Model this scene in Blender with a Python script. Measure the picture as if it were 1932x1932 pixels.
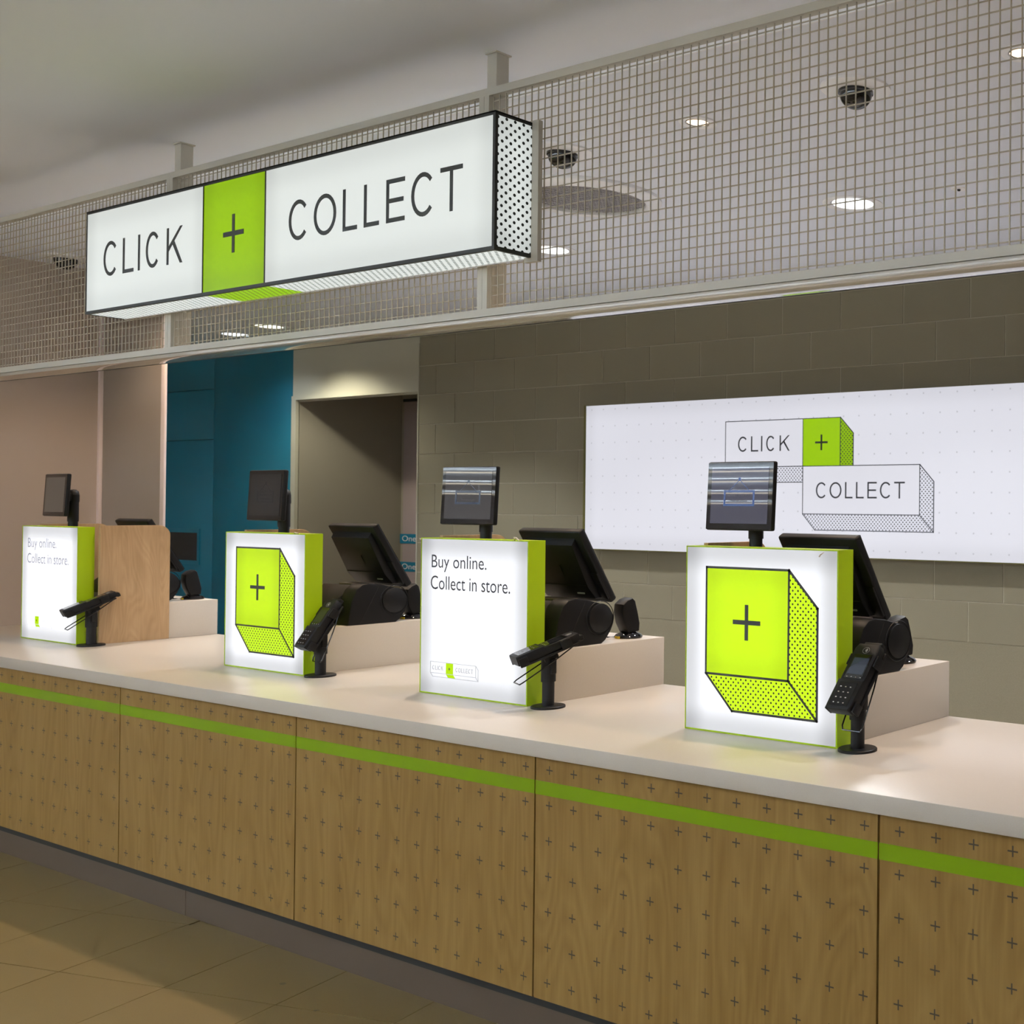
import bpy, bmesh, math, random
from mathutils import Matrix, Vector
random.seed(7)
PI = math.pi
S = bpy.context.scene
C = S.collection
for o in list(bpy.data.objects): bpy.data.objects.remove(o)

# ------------------------------------------------------------------ camera
cam_d = bpy.data.cameras.new('camera'); cam = bpy.data.objects.new('camera', cam_d); C.objects.link(cam)
Rt = ((0.87100336, 0.49121821, 0.00760339), (0.0024188, 0.01118872, -0.99993448), (-0.4912711, 0.87096468, 0.00855725))
cam.matrix_world = Matrix(((Rt[0][0], -Rt[1][0], -Rt[2][0], 0), (Rt[0][1], -Rt[1][1], -Rt[2][1], 0), (Rt[0][2], -Rt[1][2], -Rt[2][2], 1.57), (0, 0, 0, 1)))
cam_d.sensor_width = 36; cam_d.lens = 2174.5 / 1932 * 36
cam_d.shift_x = -(1900 - 966) / 1932; cam_d.shift_y = (941.64 - 966) / 1932
cam_d.clip_start = 0.05; cam_d.clip_end = 100
cam_d.dof.use_dof = True; cam_d.dof.focus_distance = 3.6; cam_d.dof.aperture_fstop = 9
S.camera = cam
# ------------------------------------------------------------------ world, view, exposure
w = bpy.data.worlds.new('world'); S.world = w; w.use_nodes = True
w.node_tree.nodes['Background'].inputs[0].default_value = (1.0, 0.86, 0.68, 1); w.node_tree.nodes['Background'].inputs[1].default_value = 0.06
S.view_settings.view_transform = 'Standard'; S.view_settings.look = 'None'; S.view_settings.gamma = 1; S.view_settings.use_curve_mapping = False
S.view_settings.exposure = 0.0
# power of the room's lamps
P_DOWN = 150.0      # white downlights behind the counter
P_GIMB = 55.0       # warm gimbal spots above the counter
E_STRIP = 12.5      # linear ceiling lamps out in the shop
E_UP = 62.0        # upward glow added to them to brighten the ceiling
H_CEIL = 2.955     # ceiling over the shop floor
H_IN = 2.91        # slightly lower ceiling over the counter and behind it
IN_Y = 2.49        # where it steps down

# ------------------------------------------------------------------ helpers
def lin(c):
    return tuple(((v / 255) / 12.92 if v / 255 <= 0.04045 else ((v / 255 + 0.055) / 1.055) ** 2.4) for v in c)
class NT:
    def __init__(s, m): s.t = m.node_tree; s.b = s.t.nodes['Principled BSDF']
    def n(s, k, **kw):
        x = s.t.nodes.new(k)
        for a, b in kw.items(): setattr(x, a, b)
        return x
    def l(s, a, b): s.t.links.new(a, b)
    def m(s, op, a, b=None, c=None):
        x = s.n('ShaderNodeMath', operation=op)
        for i, v in enumerate((a, b, c)):
            if v is None: continue
            if isinstance(v, (int, float)): x.inputs[i].default_value = v
            else: s.l(v, x.inputs[i])
        return x.outputs[0]
    def xyz(s, kind='Object'):
        tc = s.n('ShaderNodeTexCoord'); sp = s.n('ShaderNodeSeparateXYZ'); s.l(tc.outputs[kind], sp.inputs[0]); return sp.outputs
    def mix(s, f, a, b):
        x = s.n('ShaderNodeMix', data_type='RGBA')
        if isinstance(f, (int, float)): x.inputs[0].default_value = f
        else: s.l(f, x.inputs[0])
        for i, v in ((6, a), (7, b)):
            if isinstance(v, tuple): x.inputs[i].default_value = (*v, 1)
            else: s.l(v, x.inputs[i])
        return x.outputs[2]
def mat(name, col, rough=0.5, metal=0.0, emit=None, es=0.0, spec=0.5, noise=None, bump=None, coat=0.0):
    m = bpy.data.materials.new(name); m.use_nodes = True; t = NT(m); b = t.b
    b.inputs['Base Color'].default_value = (*col, 1); b.inputs['Roughness'].default_value = rough; b.inputs['Metallic'].default_value = metal
    b.inputs['Specular IOR Level'].default_value = spec; b.inputs['Coat Weight'].default_value = coat
    if emit: b.inputs['Emission Color'].default_value = (*emit, 1); b.inputs['Emission Strength'].default_value = es
    if noise:   # (scale, amount)
        tc = t.n('ShaderNodeTexCoord'); nz = t.n('ShaderNodeTexNoise'); nz.inputs['Scale'].default_value = noise[0]; nz.inputs['Detail'].default_value = 6
        t.l(tc.outputs['Object'], nz.inputs['Vector'])
        k = noise[1]
        t.l(t.mix(nz.outputs[0], tuple(c * (1 - k) for c in col), tuple(min(1, c * (1 + k)) for c in col)), b.inputs['Base Color'])
    if bump:
        tc = t.n('ShaderNodeTexCoord'); nz = t.n('ShaderNodeTexNoise'); nz.inputs['Scale'].default_value = bump[0]; nz.inputs['Detail'].default_value = 4
        t.l(tc.outputs['Object'], nz.inputs['Vector']); bp = t.n('ShaderNodeBump'); bp.inputs['Strength'].default_value = bump[1]; bp.inputs['Distance'].default_value = 0.002
        t.l(nz.outputs[0], bp.inputs['Height']); t.l(bp.outputs[0], b.inputs['Normal'])
    return m
def falloff(t, wd, ht, lo, hi, edge=0.1, ax=(0, 2)):
    """brightness of a backlit panel: lamps sit in the middle, so it dims toward its edges (local coordinates, panel from 0,0 to wd,ht)"""
    o = t.xyz(); u, v = o[ax[0]], o[ax[1]]
    du = t.m('MINIMUM', u, t.m('SUBTRACT', wd, u)); dv = t.m('MINIMUM', v, t.m('SUBTRACT', ht, v))
    mr = t.n('ShaderNodeMapRange', interpolation_type='SMOOTHERSTEP'); mr.inputs[2].default_value = edge; mr.inputs[3].default_value = lo; mr.inputs[4].default_value = hi
    t.l(du, mr.inputs[0])
    mr2 = t.n('ShaderNodeMapRange', interpolation_type='SMOOTHERSTEP'); mr2.inputs[2].default_value = edge; mr2.inputs[3].default_value = lo / hi; mr2.inputs[4].default_value = 1
    t.l(dv, mr2.inputs[0])
    return t.m('MULTIPLY', mr.outputs[0], mr2.outputs[0])
def dotmask(t, u, v, p, r, q=None):
    q = q or p
    def g(ou, ov):
        a = t.m('MULTIPLY', t.m('SUBTRACT', t.m('FRACT', t.m('ADD', t.m('DIVIDE', u, p), 100.5 + ou)), 0.5), p)
        b = t.m('MULTIPLY', t.m('SUBTRACT', t.m('FRACT', t.m('ADD', t.m('DIVIDE', v, q), 100.5 + ov)), 0.5), q)
        return t.m('LESS_THAN', t.m('SQRT', t.m('ADD', t.m('MULTIPLY', a, a), t.m('MULTIPLY', b, b))), r)
    return t.m('MAXIMUM', g(0, 0), g(0.5, 0.5))
def backlit(name, col, wd, ht, lo, hi, edge=0.1, ax=(0, 2), dots=None, dotcol=(0.03, 0.035, 0.03), diff=0.12):
    m = bpy.data.materials.new(name); m.use_nodes = True; t = NT(m); b = t.b
    st = falloff(t, wd, ht, lo, hi, edge, ax) if edge else None
    b.inputs['Roughness'].default_value = 0.28; b.inputs['Specular IOR Level'].default_value = 0.15
    base = tuple(c * diff for c in col)
    b.inputs['Base Color'].default_value = (*base, 1); b.inputs['Emission Color'].default_value = (*col, 1)
    if dots:
        o = t.xyz(); k = dotmask(t, o[ax[0]], o[ax[1]], dots[0], dots[1], dots[2] if len(dots) > 2 else None)
        t.l(t.mix(k, base, dotcol), b.inputs['Base Color']); t.l(t.mix(k, col, tuple(c * 0.25 for c in dotcol)), b.inputs['Emission Color'])
    if st is not None: t.l(st, b.inputs['Emission Strength'])
    else: b.inputs['Emission Strength'].default_value = hi
    return m

def box(bm, a, b, bev=0.0, seg=2):
    r = bmesh.ops.create_cube(bm, size=1)
    c = [(a[i] + b[i]) / 2 for i in range(3)]; s = [abs(b[i] - a[i]) for i in range(3)]
    for v in r['verts']: v.co = Vector((v.co.x * s[0] + c[0], v.co.y * s[1] + c[1], v.co.z * s[2] + c[2]))
    if bev:
        es = list({e for v in r['verts'] for e in v.link_edges})
        bmesh.ops.bevel(bm, geom=es, offset=bev, segments=seg, affect='EDGES', profile=0.5)
def prism(bm, pts, axis, a, b, bev=0.0):
    """polygon pts (2D) extruded along axis from a to b; axis 0: pts=(y,z), 1: (x,z), 2: (x,y)"""
    def P(p, h):
        return Vector({0: (h, p[0], p[1]), 1: (p[0], h, p[1]), 2: (p[0], p[1], h)}[axis])
    v0 = [bm.verts.new(P(p, a)) for p in pts]; v1 = [bm.verts.new(P(p, b)) for p in pts]
    n = len(pts); fs = [bm.faces.new(v0), bm.faces.new(v1[::-1])]
    for i in range(n): fs.append(bm.faces.new((v0[i], v0[(i + 1) % n], v1[(i + 1) % n], v1[i])))
    bmesh.ops.recalc_face_normals(bm, faces=fs)
    if bev:
        es = list(fs[0].edges) + list(fs[1].edges)
        bmesh.ops.bevel(bm, geom=es, offset=bev, segments=2, affect='EDGES', profile=0.5)
def cyl(bm, c, r, h, seg=24, r2=None, M=None):
    """cylinder or cone with its foot at c, along +z (or along M's z)"""
    T = Matrix.Translation(Vector(c)) @ (M or Matrix()) @ Matrix.Translation((0, 0, h / 2))
    bmesh.ops.create_cone(bm, cap_ends=True, segments=seg, radius1=r, radius2=r if r2 is None else r2, depth=h, matrix=T)
def lathe(bm, prof, seg=32, M=None):
    M = M or Matrix(); rings = []
    for r, z in prof:
        if r < 1e-6: rings.append([bm.verts.new(M @ Vector((0, 0, z)))])
        else: rings.append([bm.verts.new(M @ Vector((r * math.cos(2 * PI * i / seg), r * math.sin(2 * PI * i / seg), z))) for i in range(seg)])
    fs = []
    for a, b in zip(rings, rings[1:]):
        for i in range(seg):
            j = (i + 1) % seg
            if len(a) == 1 and len(b) == 1: continue
            if len(a) == 1: fs.append(bm.faces.new((a[0], b[j], b[i])))
            elif len(b) == 1: fs.append(bm.faces.new((a[i], a[j], b[0])))
            else: fs.append(bm.faces.new((a[i], a[j], b[j], b[i])))
    bmesh.ops.recalc_face_normals(bm, faces=fs)
def tube(bm, pts, r, seg=8, closed=False):
    pts = [Vector(p) for p in pts]; n = len(pts); rings = []
    for i, p in enumerate(pts):
        if closed: d = pts[(i + 1) % n] - pts[i - 1]
        else: d = pts[min(i + 1, n - 1)] - pts[max(i - 1, 0)]
        q = d.normalized().to_track_quat('Z', 'Y').to_matrix()
        if rings:
            pass
        rings.append([bm.verts.new(p + q @ Vector((r * math.cos(2 * PI * k / seg), r * math.sin(2 * PI * k / seg), 0))) for k in range(seg)])
    for i in range(n if closed else n - 1):
        a, b = rings[i], rings[(i + 1) % n]
        best = min(range(seg), key=lambda s_: (a[0].co - b[s_].co).length)
        for k in range(seg): bm.faces.new((a[k], a[(k + 1) % seg], b[(k + 1 + best) % seg], b[(k + best) % seg]))
    if not closed: bm.faces.new(rings[0][::-1]); bm.faces.new(rings[-1])
def BM(f=None):
    bm = bmesh.new()
    if f: f(bm)
    return bm
def obj(name, bm, m, parent=None, smooth=False, loc=None):
    me = bpy.data.meshes.new(name)
    if isinstance(bm, bpy.types.Mesh): me = bm
    else:
        bmesh.ops.recalc_face_normals(bm, faces=bm.faces)
        bm.to_mesh(me); bm.free()
    if m: me.materials.clear(); me.materials.append(m)
    if smooth:
        for p in me.polygons: p.use_smooth = True
        try: me.set_sharp_from_angle(angle=math.radians(38))
        except Exception: pass
    o = bpy.data.objects.new(name, me); C.objects.link(o)
    if parent: o.parent = parent
    if loc: o.location = loc
    return o
def bx(name, a, b, m, parent=None, bev=0.0, loc=None):
    bm = bmesh.new(); box(bm, a, b, bev); return obj(name, bm, m, parent, smooth=bev > 0, loc=loc)
def tag(o, label=None, cat=None, group=None, kind=None):
    if label: o['label'] = label
    if cat: o['category'] = cat
    if group: o['group'] = group
    if kind: o['kind'] = kind
    return o
def thing(name, label, cat, loc=(0, 0, 0), rz=0.0, group=None):
    o = bpy.data.objects.new(name, None); C.objects.link(o); o.location = loc; o.rotation_euler = (0, 0, rz); o.empty_display_size = 0.05
    return tag(o, label, cat, group)
def copy_tree(o, parent=None):
    c = o.copy(); C.objects.link(c)
    if parent: c.parent = parent
    for ch in [x for x in bpy.data.objects if x.parent == o]: copy_tree(ch, c)
    return c
def struct(o): o['kind'] = 'structure'; return o

# flat print and lettering (thin raised film on a face that looks toward -y): coordinates (x, z)
def strip(bm, p, q, wd, y0, y1):
    p, q = Vector(p), Vector(q); d = (q - p).normalized(); n = Vector((-d.y, d.x)) * wd / 2; e = d * wd / 2
    prism(bm, [tuple(v) for v in (p - e + n, p - e - n, q + e - n, q + e + n)], 1, y0, y1)
def arc(bm, cx, cz, rx, rz, a0, a1, wd, y0, y1, n=22):
    for i in range(n):
        pa = []
        for k in (i, i + 1):
            a = math.radians(a0 + (a1 - a0) * k / n); ca, sa = math.cos(a), math.sin(a)
            pa.append(((cx + (rx - wd / 2) * ca, cz + (rz - wd / 2) * sa), (cx + (rx + wd / 2) * ca, cz + (rz + wd / 2) * sa)))
        prism(bm, [pa[0][0], pa[0][1], pa[1][1], pa[1][0]], 1, y0, y1)
def glyph(bm, ch, x0, x1, z0, z1, s, y0, y1):
    h = s / 2; W = x1 - x0
    if ch == 'C': arc(bm, (x0 + x1) / 2, (z0 + z1) / 2, W / 2 - h, (z1 - z0) / 2 - h, 42, 318, s, y0, y1)
    if ch == 'O': arc(bm, (x0 + x1) / 2, (z0 + z1) / 2, W / 2 - h, (z1 - z0) / 2 - h, 0, 360, s, y0, y1, 30)
    if ch in 'LEIT': 
        xx = x0 + h if ch in 'LEI' else (x0 + x1) / 2
        box(bm, (xx - h, y0, z0), (xx + h, y1, z1))
    if ch == 'L': box(bm, (x0, y0 - 1e-5, z0), (x1, y1, z0 + s))
    if ch == 'E':
        for z, k in ((z0, 1), ((z0 + z1) / 2 - h, 0.93), (z1 - s, 1)): box(bm, (x0, y0 - 1e-5, z), (x0 + W * k, y1, z + s))
    if ch == 'T': box(bm, (x0, y0 - 1e-5, z1 - s), (x1, y1, z1))
    if ch == 'K':
        box(bm, (x0, y0, z0), (x0 + s, y1, z1)); k = 0.32 * (z1 - z0)
        prism(bm, [(x0 + s * .6, z0 + k), (x0 + s * .6, z0 + k + s * 1.35), (x1 - s * 1.1, z1), (x1 + s * .05, z1)], 1, y0 - 1e-5, y1)
        prism(bm, [(x0 + W * .36, z0 + (z1 - z0) * .56), (x0 + W * .36 + s * 1.0, z0 + (z1 - z0) * .63), (x1 + s * .15, z0), (x1 - s * 1.05, z0)], 1, y0 - 2e-5, y1)
CLICK_X = [(0, .189), (.257, .397), (.455, .488), (.555, .727), (.814, 1.0)]
COLL_X = [(0, .127), (.16, .297), (.338, .423), (.463, .55), (.591, .694), (.73, .857), (.885, 1.0)]
def word(bm, txt, x0, x1, z0, z1, s, y0, y1):
    for ch, (a, b) in zip(txt, CLICK_X if txt == 'CLICK' else COLL_X):
        glyph(bm, ch, x0 + a * (x1 - x0), x0 + b * (x1 - x0), z0, z1, s, y0, y1)
def plus(bm, cx, cz, w_, h_, s, y0, y1):
    box(bm, (cx - w_ / 2, y0, cz - s / 2), (cx + w_ / 2, y1, cz + s / 2)); box(bm, (cx - s / 2, y0 - 1e-5, cz - h_ / 2), (cx + s / 2, y1, cz + h_ / 2))
def textmesh(txt, x0, x1, z0, z1, y, thin=0.0, depth=0.0005):
    """built-in font, fitted into the rectangle, standing in the xz plane"""
    cu = bpy.data.curves.new('t', 'FONT'); cu.body = txt; cu.size = 1; cu.offset = thin; cu.resolution_u = 4
    o = bpy.data.objects.new('t', cu); C.objects.link(o); bpy.context.view_layer.update()
    me = bpy.data.meshes.new_from_object(o.evaluated_get(bpy.context.evaluated_depsgraph_get())); bpy.data.objects.remove(o)
    xs = [v.co.x for v in me.vertices]; ys = [v.co.y for v in me.vertices]
    ax, bx_, ay, by = min(xs), max(xs), min(ys), max(ys)
    for v in me.vertices: v.co = ((v.co.x - ax) / (bx_ - ax) * (x1 - x0) + x0, y, (v.co.y - ay) / (by - ay) * (z1 - z0) + z0)
    return me

# ------------------------------------------------------------------ materials
LIME = lin((152, 200, 0)); LIME_HI = lin((203, 242, 40))
M = {}
M['ceiling'] = mat('ceiling_paint', (0.83, 0.86, 0.95), 0.7, noise=(1.3, 0.02))
M['beigewall'] = mat('beige_wall_paint', (0.46, 0.38, 0.32), 0.75, noise=(2, 0.03))
M['shadedwall'] = mat('shaded_beige_wall_paint', (0.33, 0.275, 0.23), 0.75, noise=(2, 0.03))  # beige wall colour darkened, for the side that gets less light
M['cream'] = mat('cream_wall_paint', (0.44, 0.42, 0.33), 0.6, noise=(2, 0.03))
M['darkroom'] = mat('corridor_paint', (0.30, 0.27, 0.21), 0.8, noise=(2, 0.03))
M['mortar'] = mat('mortar', (0.40, 0.365, 0.27), 0.9)
M['trim'] = mat('aluminium_trim', (0.80, 0.69, 0.68), 0.45)
M['frame'] = mat('powder_coated_frame', (0.57, 0.54, 0.47), 0.36, spec=0.6)
M['gloss'] = mat('glossy_frame_paint', (0.62, 0.58, 0.52), 0.12, spec=0.9, coat=0.6)
M['wire'] = mat('galvanised_wire', (0.46, 0.42, 0.34), 0.42, spec=0.5)
M['white'] = mat('white_metal', (0.94, 0.94, 0.97), 0.3)
M['grille'] = mat('vent_mesh', (0.42, 0.40, 0.44), 0.6)
M['black'] = mat('black_plastic', (0.007, 0.007, 0.008), 0.45, spec=0.25, bump=(900, 0.15))
M['blackgloss'] = mat('black_gloss', (0.006, 0.006, 0.008), 0.03, spec=0.6)
M['blackmetal'] = mat('black_powder_coat', (0.007, 0.007, 0.008), 0.45, spec=0.3)
M['dark'] = mat('dark_print', (0.028, 0.032, 0.03), 0.5)
M['blackedge'] = mat('sign_edge_print', (0.012, 0.013, 0.010), 0.5)
M['rubber'] = mat('black_rubber', (0.008, 0.008, 0.007), 0.7)
M['lime'] = mat('lime_vinyl', lin((172, 205, 8)), 0.42)
M['limestripe'] = mat('lime_stripe', lin((110, 136, 0)), 0.5, spec=0.2)
M['olive'] = mat('olive_frame', lin((90, 88, 28)), 0.5)
M['yellow'] = mat('yellow_sticker', (0.75, 0.55, 0.0), 0.5)
M['tape'] = mat('clear_tape', (0.75, 0.68, 0.60), 0.2)
M['kick'] = mat('kickboard_laminate', (0.085, 0.060, 0.040), 0.45, spec=0.25, noise=(3, 0.03))
M['glareink'] = mat('glare_paled_print', (0.30, 0.30, 0.36), 0.5, emit=(0.2, 0.2, 0.26), es=0.8)  # ink paled and made to glow, imitating the box's overexposed glare
M['lightink'] = mat('pale_grey_print', (0.2, 0.2, 0.2), 0.5, emit=(0.4, 0.4, 0.43), es=0.9)
M['key'] = mat('key_print', (0.45, 0.45, 0.45), 0.5)
M['chrome'] = mat('chrome_reflector', (0.85, 0.85, 0.85), 0.2, metal=1.0)
def block_mat():
    m = bpy.data.materials.new('painted_block'); m.use_nodes = True; t = NT(m); b = t.b
    tc = t.n('ShaderNodeTexCoord'); nz = t.n('ShaderNodeTexNoise'); nz.inputs['Scale'].default_value = 260; nz.inputs['Detail'].default_value = 3; t.l(tc.outputs['Object'], nz.inputs['Vector'])
    oi = t.n('ShaderNodeObjectInfo')
    c1 = t.mix(nz.outputs[0], (0.19, 0.168, 0.108), (0.26, 0.232, 0.155)); c2 = t.mix(t.m('MULTIPLY', oi.outputs['Random'], 0.16), c1, (0.15, 0.137, 0.095))
    t.l(c2, b.inputs['Base Color']); b.inputs['Roughness'].default_value = 0.8
    bp = t.n('ShaderNodeBump'); bp.inputs['Strength'].default_value = 0.35; bp.inputs['Distance'].default_value = 0.002; t.l(nz.outputs[0], bp.inputs['Height']); t.l(bp.outputs[0], b.inputs['Normal'])
    return m
M['block'] = block_mat()
def teal_mat():
    m = mat('teal_laminate', lin((4, 102, 124)), 0.45); return m
M['teal'] = teal_mat()
def stone_mat():
    m = bpy.data.materials.new('white_engineered_stone'); m.use_nodes = True; t = NT(m); b = t.b
    tc = t.n('ShaderNodeTexCoord'); n1 = t.n('ShaderNodeTexNoise'); n1.inputs['Scale'].default_value = 420; n1.inputs['Detail'].default_value = 2; t.l(tc.outputs['Object'], n1.inputs['Vector'])
    n2 = t.n('ShaderNodeTexNoise'); n2.inputs['Scale'].default_value = 7; n2.inputs['Detail'].default_value = 5; t.l(tc.outputs['Object'], n2.inputs['Vector'])
    sp = n1.outputs[0]
    c = t.mix(t.m('MULTIPLY', sp, 0.5), (0.63, 0.585, 0.525), (0.51, 0.44, 0.355)); t.l(c, b.inputs['Base Color'])
    mr = t.n('ShaderNodeMapRange'); mr.inputs[1].default_value = 0.35; mr.inputs[2].default_value = 0.68; b.inputs['Roughness'].default_value = 0.30
    return m
M['stone'] = stone_mat()
def ply_mat(name, c1, c2, plusmarks=False, vertical=2, scale=1.0, seed=0.0):
    m = bpy.data.materials.new(name); m.use_nodes = True; t = NT(m); b = t.b
    tc = t.n('ShaderNodeTexCoord'); oi = t.n('ShaderNodeObjectInfo')
    mp = t.n('ShaderNodeMapping'); t.l(tc.outputs['Object'], mp.inputs[0]); mp.inputs['Scale'].default_value = (2.2 * scale, 2.2 * scale, 0.42 * scale)
    off = t.n('ShaderNodeCombineXYZ'); t.l(t.m('MULTIPLY', oi.outputs['Random'], 37.0), off.inputs[0]); t.l(t.m('MULTIPLY', oi.outputs['Random'], 11.0), off.inputs[2]); t.l(off.outputs[0], mp.inputs['Location'])
    n1 = t.n('ShaderNodeTexNoise'); n1.inputs['Scale'].default_value = 1.6; n1.inputs['Detail'].default_value = 2; n1.inputs['Distortion'].default_value = 0.5; t.l(mp.outputs[0], n1.inputs['Vector'])
    ring = t.m('FRACT', t.m('MULTIPLY', n1.outputs[0], 16.0))                       # cathedral figure: contour lines of a slow noise
    ring = t.m('ABSOLUTE', t.m('SUBTRACT', ring, 0.5))
    mp2 = t.n('ShaderNodeMapping'); t.l(tc.outputs['Object'], mp2.inputs[0]); mp2.inputs['Scale'].default_value = (60, 60, 2.0); t.l(off.outputs[0], mp2.inputs['Location'])
    n2 = t.n('ShaderNodeTexNoise'); n2.inputs['Scale'].default_value = 2.0; n2.inputs['Detail'].default_value = 4; t.l(mp2.outputs[0], n2.inputs['Vector'])
    n3 = t.n('ShaderNodeTexNoise'); n3.inputs['Scale'].default_value = 3.2; n3.inputs['Detail'].default_value = 3; t.l(mp.outputs[0], n3.inputs['Vector'])
    f = t.m('ADD', t.m('MULTIPLY', ring, 0.5), t.m('MULTIPLY', n2.outputs[0], 0.55)); f = t.m('ADD', f, t.m('MULTIPLY', t.m('SUBTRACT', n3.outputs[0], 0.5), 0.9))
    mr = t.n('ShaderNodeMapRange'); mr.inputs[1].default_value = 0.1; mr.inputs[2].default_value = 0.85; t.l(f, mr.inputs[0])
    c = t.mix(mr.outputs[0], c2, c1)
    if plusmarks:
        o = t.xyz(); p = 0.10225
        fu = t.m('MULTIPLY', t.m('SUBTRACT', t.m('FRACT', t.m('ADD', t.m('DIVIDE', t.m('SUBTRACT', o[0], 0.0585), p), 10.5)), 0.5), p)
        fv = t.m('MULTIPLY', t.m('SUBTRACT', t.m('FRACT', t.m('ADD', t.m('DIVIDE', t.m('SUBTRACT', o[2], 0.0515), p), 10.5)), 0.5), p)
        au, av = t.m('ABSOLUTE', fu), t.m('ABSOLUTE', fv)
        h = t.m('MULTIPLY', t.m('LESS_THAN', au, 0.0135), t.m('LESS_THAN', av, 0.0019)); v = t.m('MULTIPLY', t.m('LESS_THAN', av, 0.0125), t.m('LESS_THAN', au, 0.0019))
        c = t.mix(t.m('MULTIPLY', t.m('MAXIMUM', h, v), 0.9), c, (0.035, 0.03, 0.025))
    t.l(c, b.inputs['Base Color']); b.inputs['Roughness'].default_value = 0.5; b.inputs['Specular IOR Level'].default_value = 0.2
    return m
M['ply'] = ply_mat('birch_ply_with_plus_print', (0.27, 0.166, 0.050), (0.19, 0.105, 0.024), True)
M['birch'] = ply_mat('birch_ply', (0.55, 0.375, 0.215), (0.40, 0.26, 0.135), False, scale=2.4)
def tile_mat(name, grid):
    m = bpy.data.materials.new(name); m.use_nodes = True; t = NT(m); b = t.b
    tc = t.n('ShaderNodeTexCoord'); geo = t.n('ShaderNodeNewGeometry')
    n1 = t.n('ShaderNodeTexNoise'); n1.inputs['Scale'].default_value = 300; n1.inputs['Detail'].default_value = 3; t.l(geo.outputs['Position'], n1.inputs['Vector'])
    n2 = t.n('ShaderNodeTexNoise'); n2.inputs['Scale'].default_value = 1.7; n2.inputs['Detail'].default_value = 4; t.l(geo.outputs['Position'], n2.inputs['Vector'])
    n4 = t.n('ShaderNodeTexNoise'); n4.inputs['Scale'].default_value = 17; n4.inputs['Detail'].default_value = 1; t.l(geo.outputs['Position'], n4.inputs['Vector'])
    c = t.mix(n1.outputs[0], (0.145, 0.098, 0.034), (0.20, 0.142, 0.056)); c = t.mix(t.m('MULTIPLY', n2.outputs[0], 0.35), c, (0.12, 0.078, 0.022))
    c = t.mix(t.m('MULTIPLY', t.m('GREATER_THAN', n4.outputs[0], 0.80), 0.6), c, (0.05, 0.04, 0.03))
    if grid:   # joints go on as a print where the floor is too far to tell pieces
        sp = t.n('ShaderNodeSeparateXYZ'); t.l(geo.outputs['Position'], sp.inputs[0]); a = math.radians(TILE_A); ca, sa = math.cos(a), math.sin(a)
        u = t.m('ADD', t.m('MULTIPLY', t.m('SUBTRACT', sp.outputs[0], TILE_O[0]), ca), t.m('MULTIPLY', t.m('SUBTRACT', sp.outputs[1], TILE_O[1]), sa))
        v = t.m('ADD', t.m('MULTIPLY', t.m('SUBTRACT', sp.outputs[0], TILE_O[0]), -sa), t.m('MULTIPLY', t.m('SUBTRACT', sp.outputs[1], TILE_O[1]), ca))
        k = t.m('LESS_THAN', t.m('MINIMUM', t.m('FRACT', t.m('ADD', t.m('DIVIDE', u, TILE_P), 60)), t.m('FRACT', t.m('ADD', t.m('DIVIDE', v, TILE_P), 60))), 0.006)
        c = t.mix(k, c, (0.15, 0.12, 0.08))
    t.l(c, b.inputs['Base Color']); b.inputs['Roughness'].default_value = 0.42
    return m
TILE_P, TILE_A, TILE_O = 0.455, 14.0, (-4.206, 1.925)
M['tile'] = tile_mat('floor_tile', False); M['tilegrid'] = tile_mat('floor_tile_far', True); M['grout'] = mat('grout', (0.16, 0.13, 0.09), 0.9)

# ------------------------------------------------------------------ structure
fl = struct(bx('floor', (-17, -8, -0.1), (4, 9, -0.004), M['tilegrid']))
ca, sa = math.cos(math.radians(TILE_A)), math.sin(math.radians(TILE_A))
tb = bmesh.new(); box(tb, (0.0015, 0.0015, 0), (TILE_P - 0.0015, TILE_P - 0.0015, 0.0055)); 
tile0 = None
for i in range(-12, 8):
    for j in range(-6, 6):
        u, v = i * TILE_P, j * TILE_P; x = TILE_O[0] + u * ca - v * sa; y = TILE_O[1] + u * sa + v * ca
        cxm, cym = x + TILE_P / 2 * (ca - sa), y + TILE_P / 2 * (ca + sa)
        if not (-7.8 < cxm < -2.4 and 1.2 < cym < 2.45): continue
        if tile0 is None: tile0 = obj('tile', tb, M['tile'], fl); o = tile0
        else: o = tile0.copy(); C.objects.link(o)
        o.location = (x, y, -0.0055); o.rotation_euler = (0, 0, math.radians(TILE_A))
cl = struct(bx('ceiling', (-17, -8, H_CEIL), (4, IN_Y + 0.004, H_CEIL + 0.15), M['ceiling']))
struct(bx('ceiling_lowered', (-17, IN_Y + 0.004, H_IN), (4, 9, H_CEIL + 0.15), M['ceiling']))
struct(bx('floor_bounce', (-7.1, 3.16, -0.004), (3.9, 5.36, 0.001), mat('pale_bounce_surface', (0.72, 0.72, 0.74), 0.5)))  # unseen pale floor, added to bounce the downlights up onto the ceiling
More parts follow.
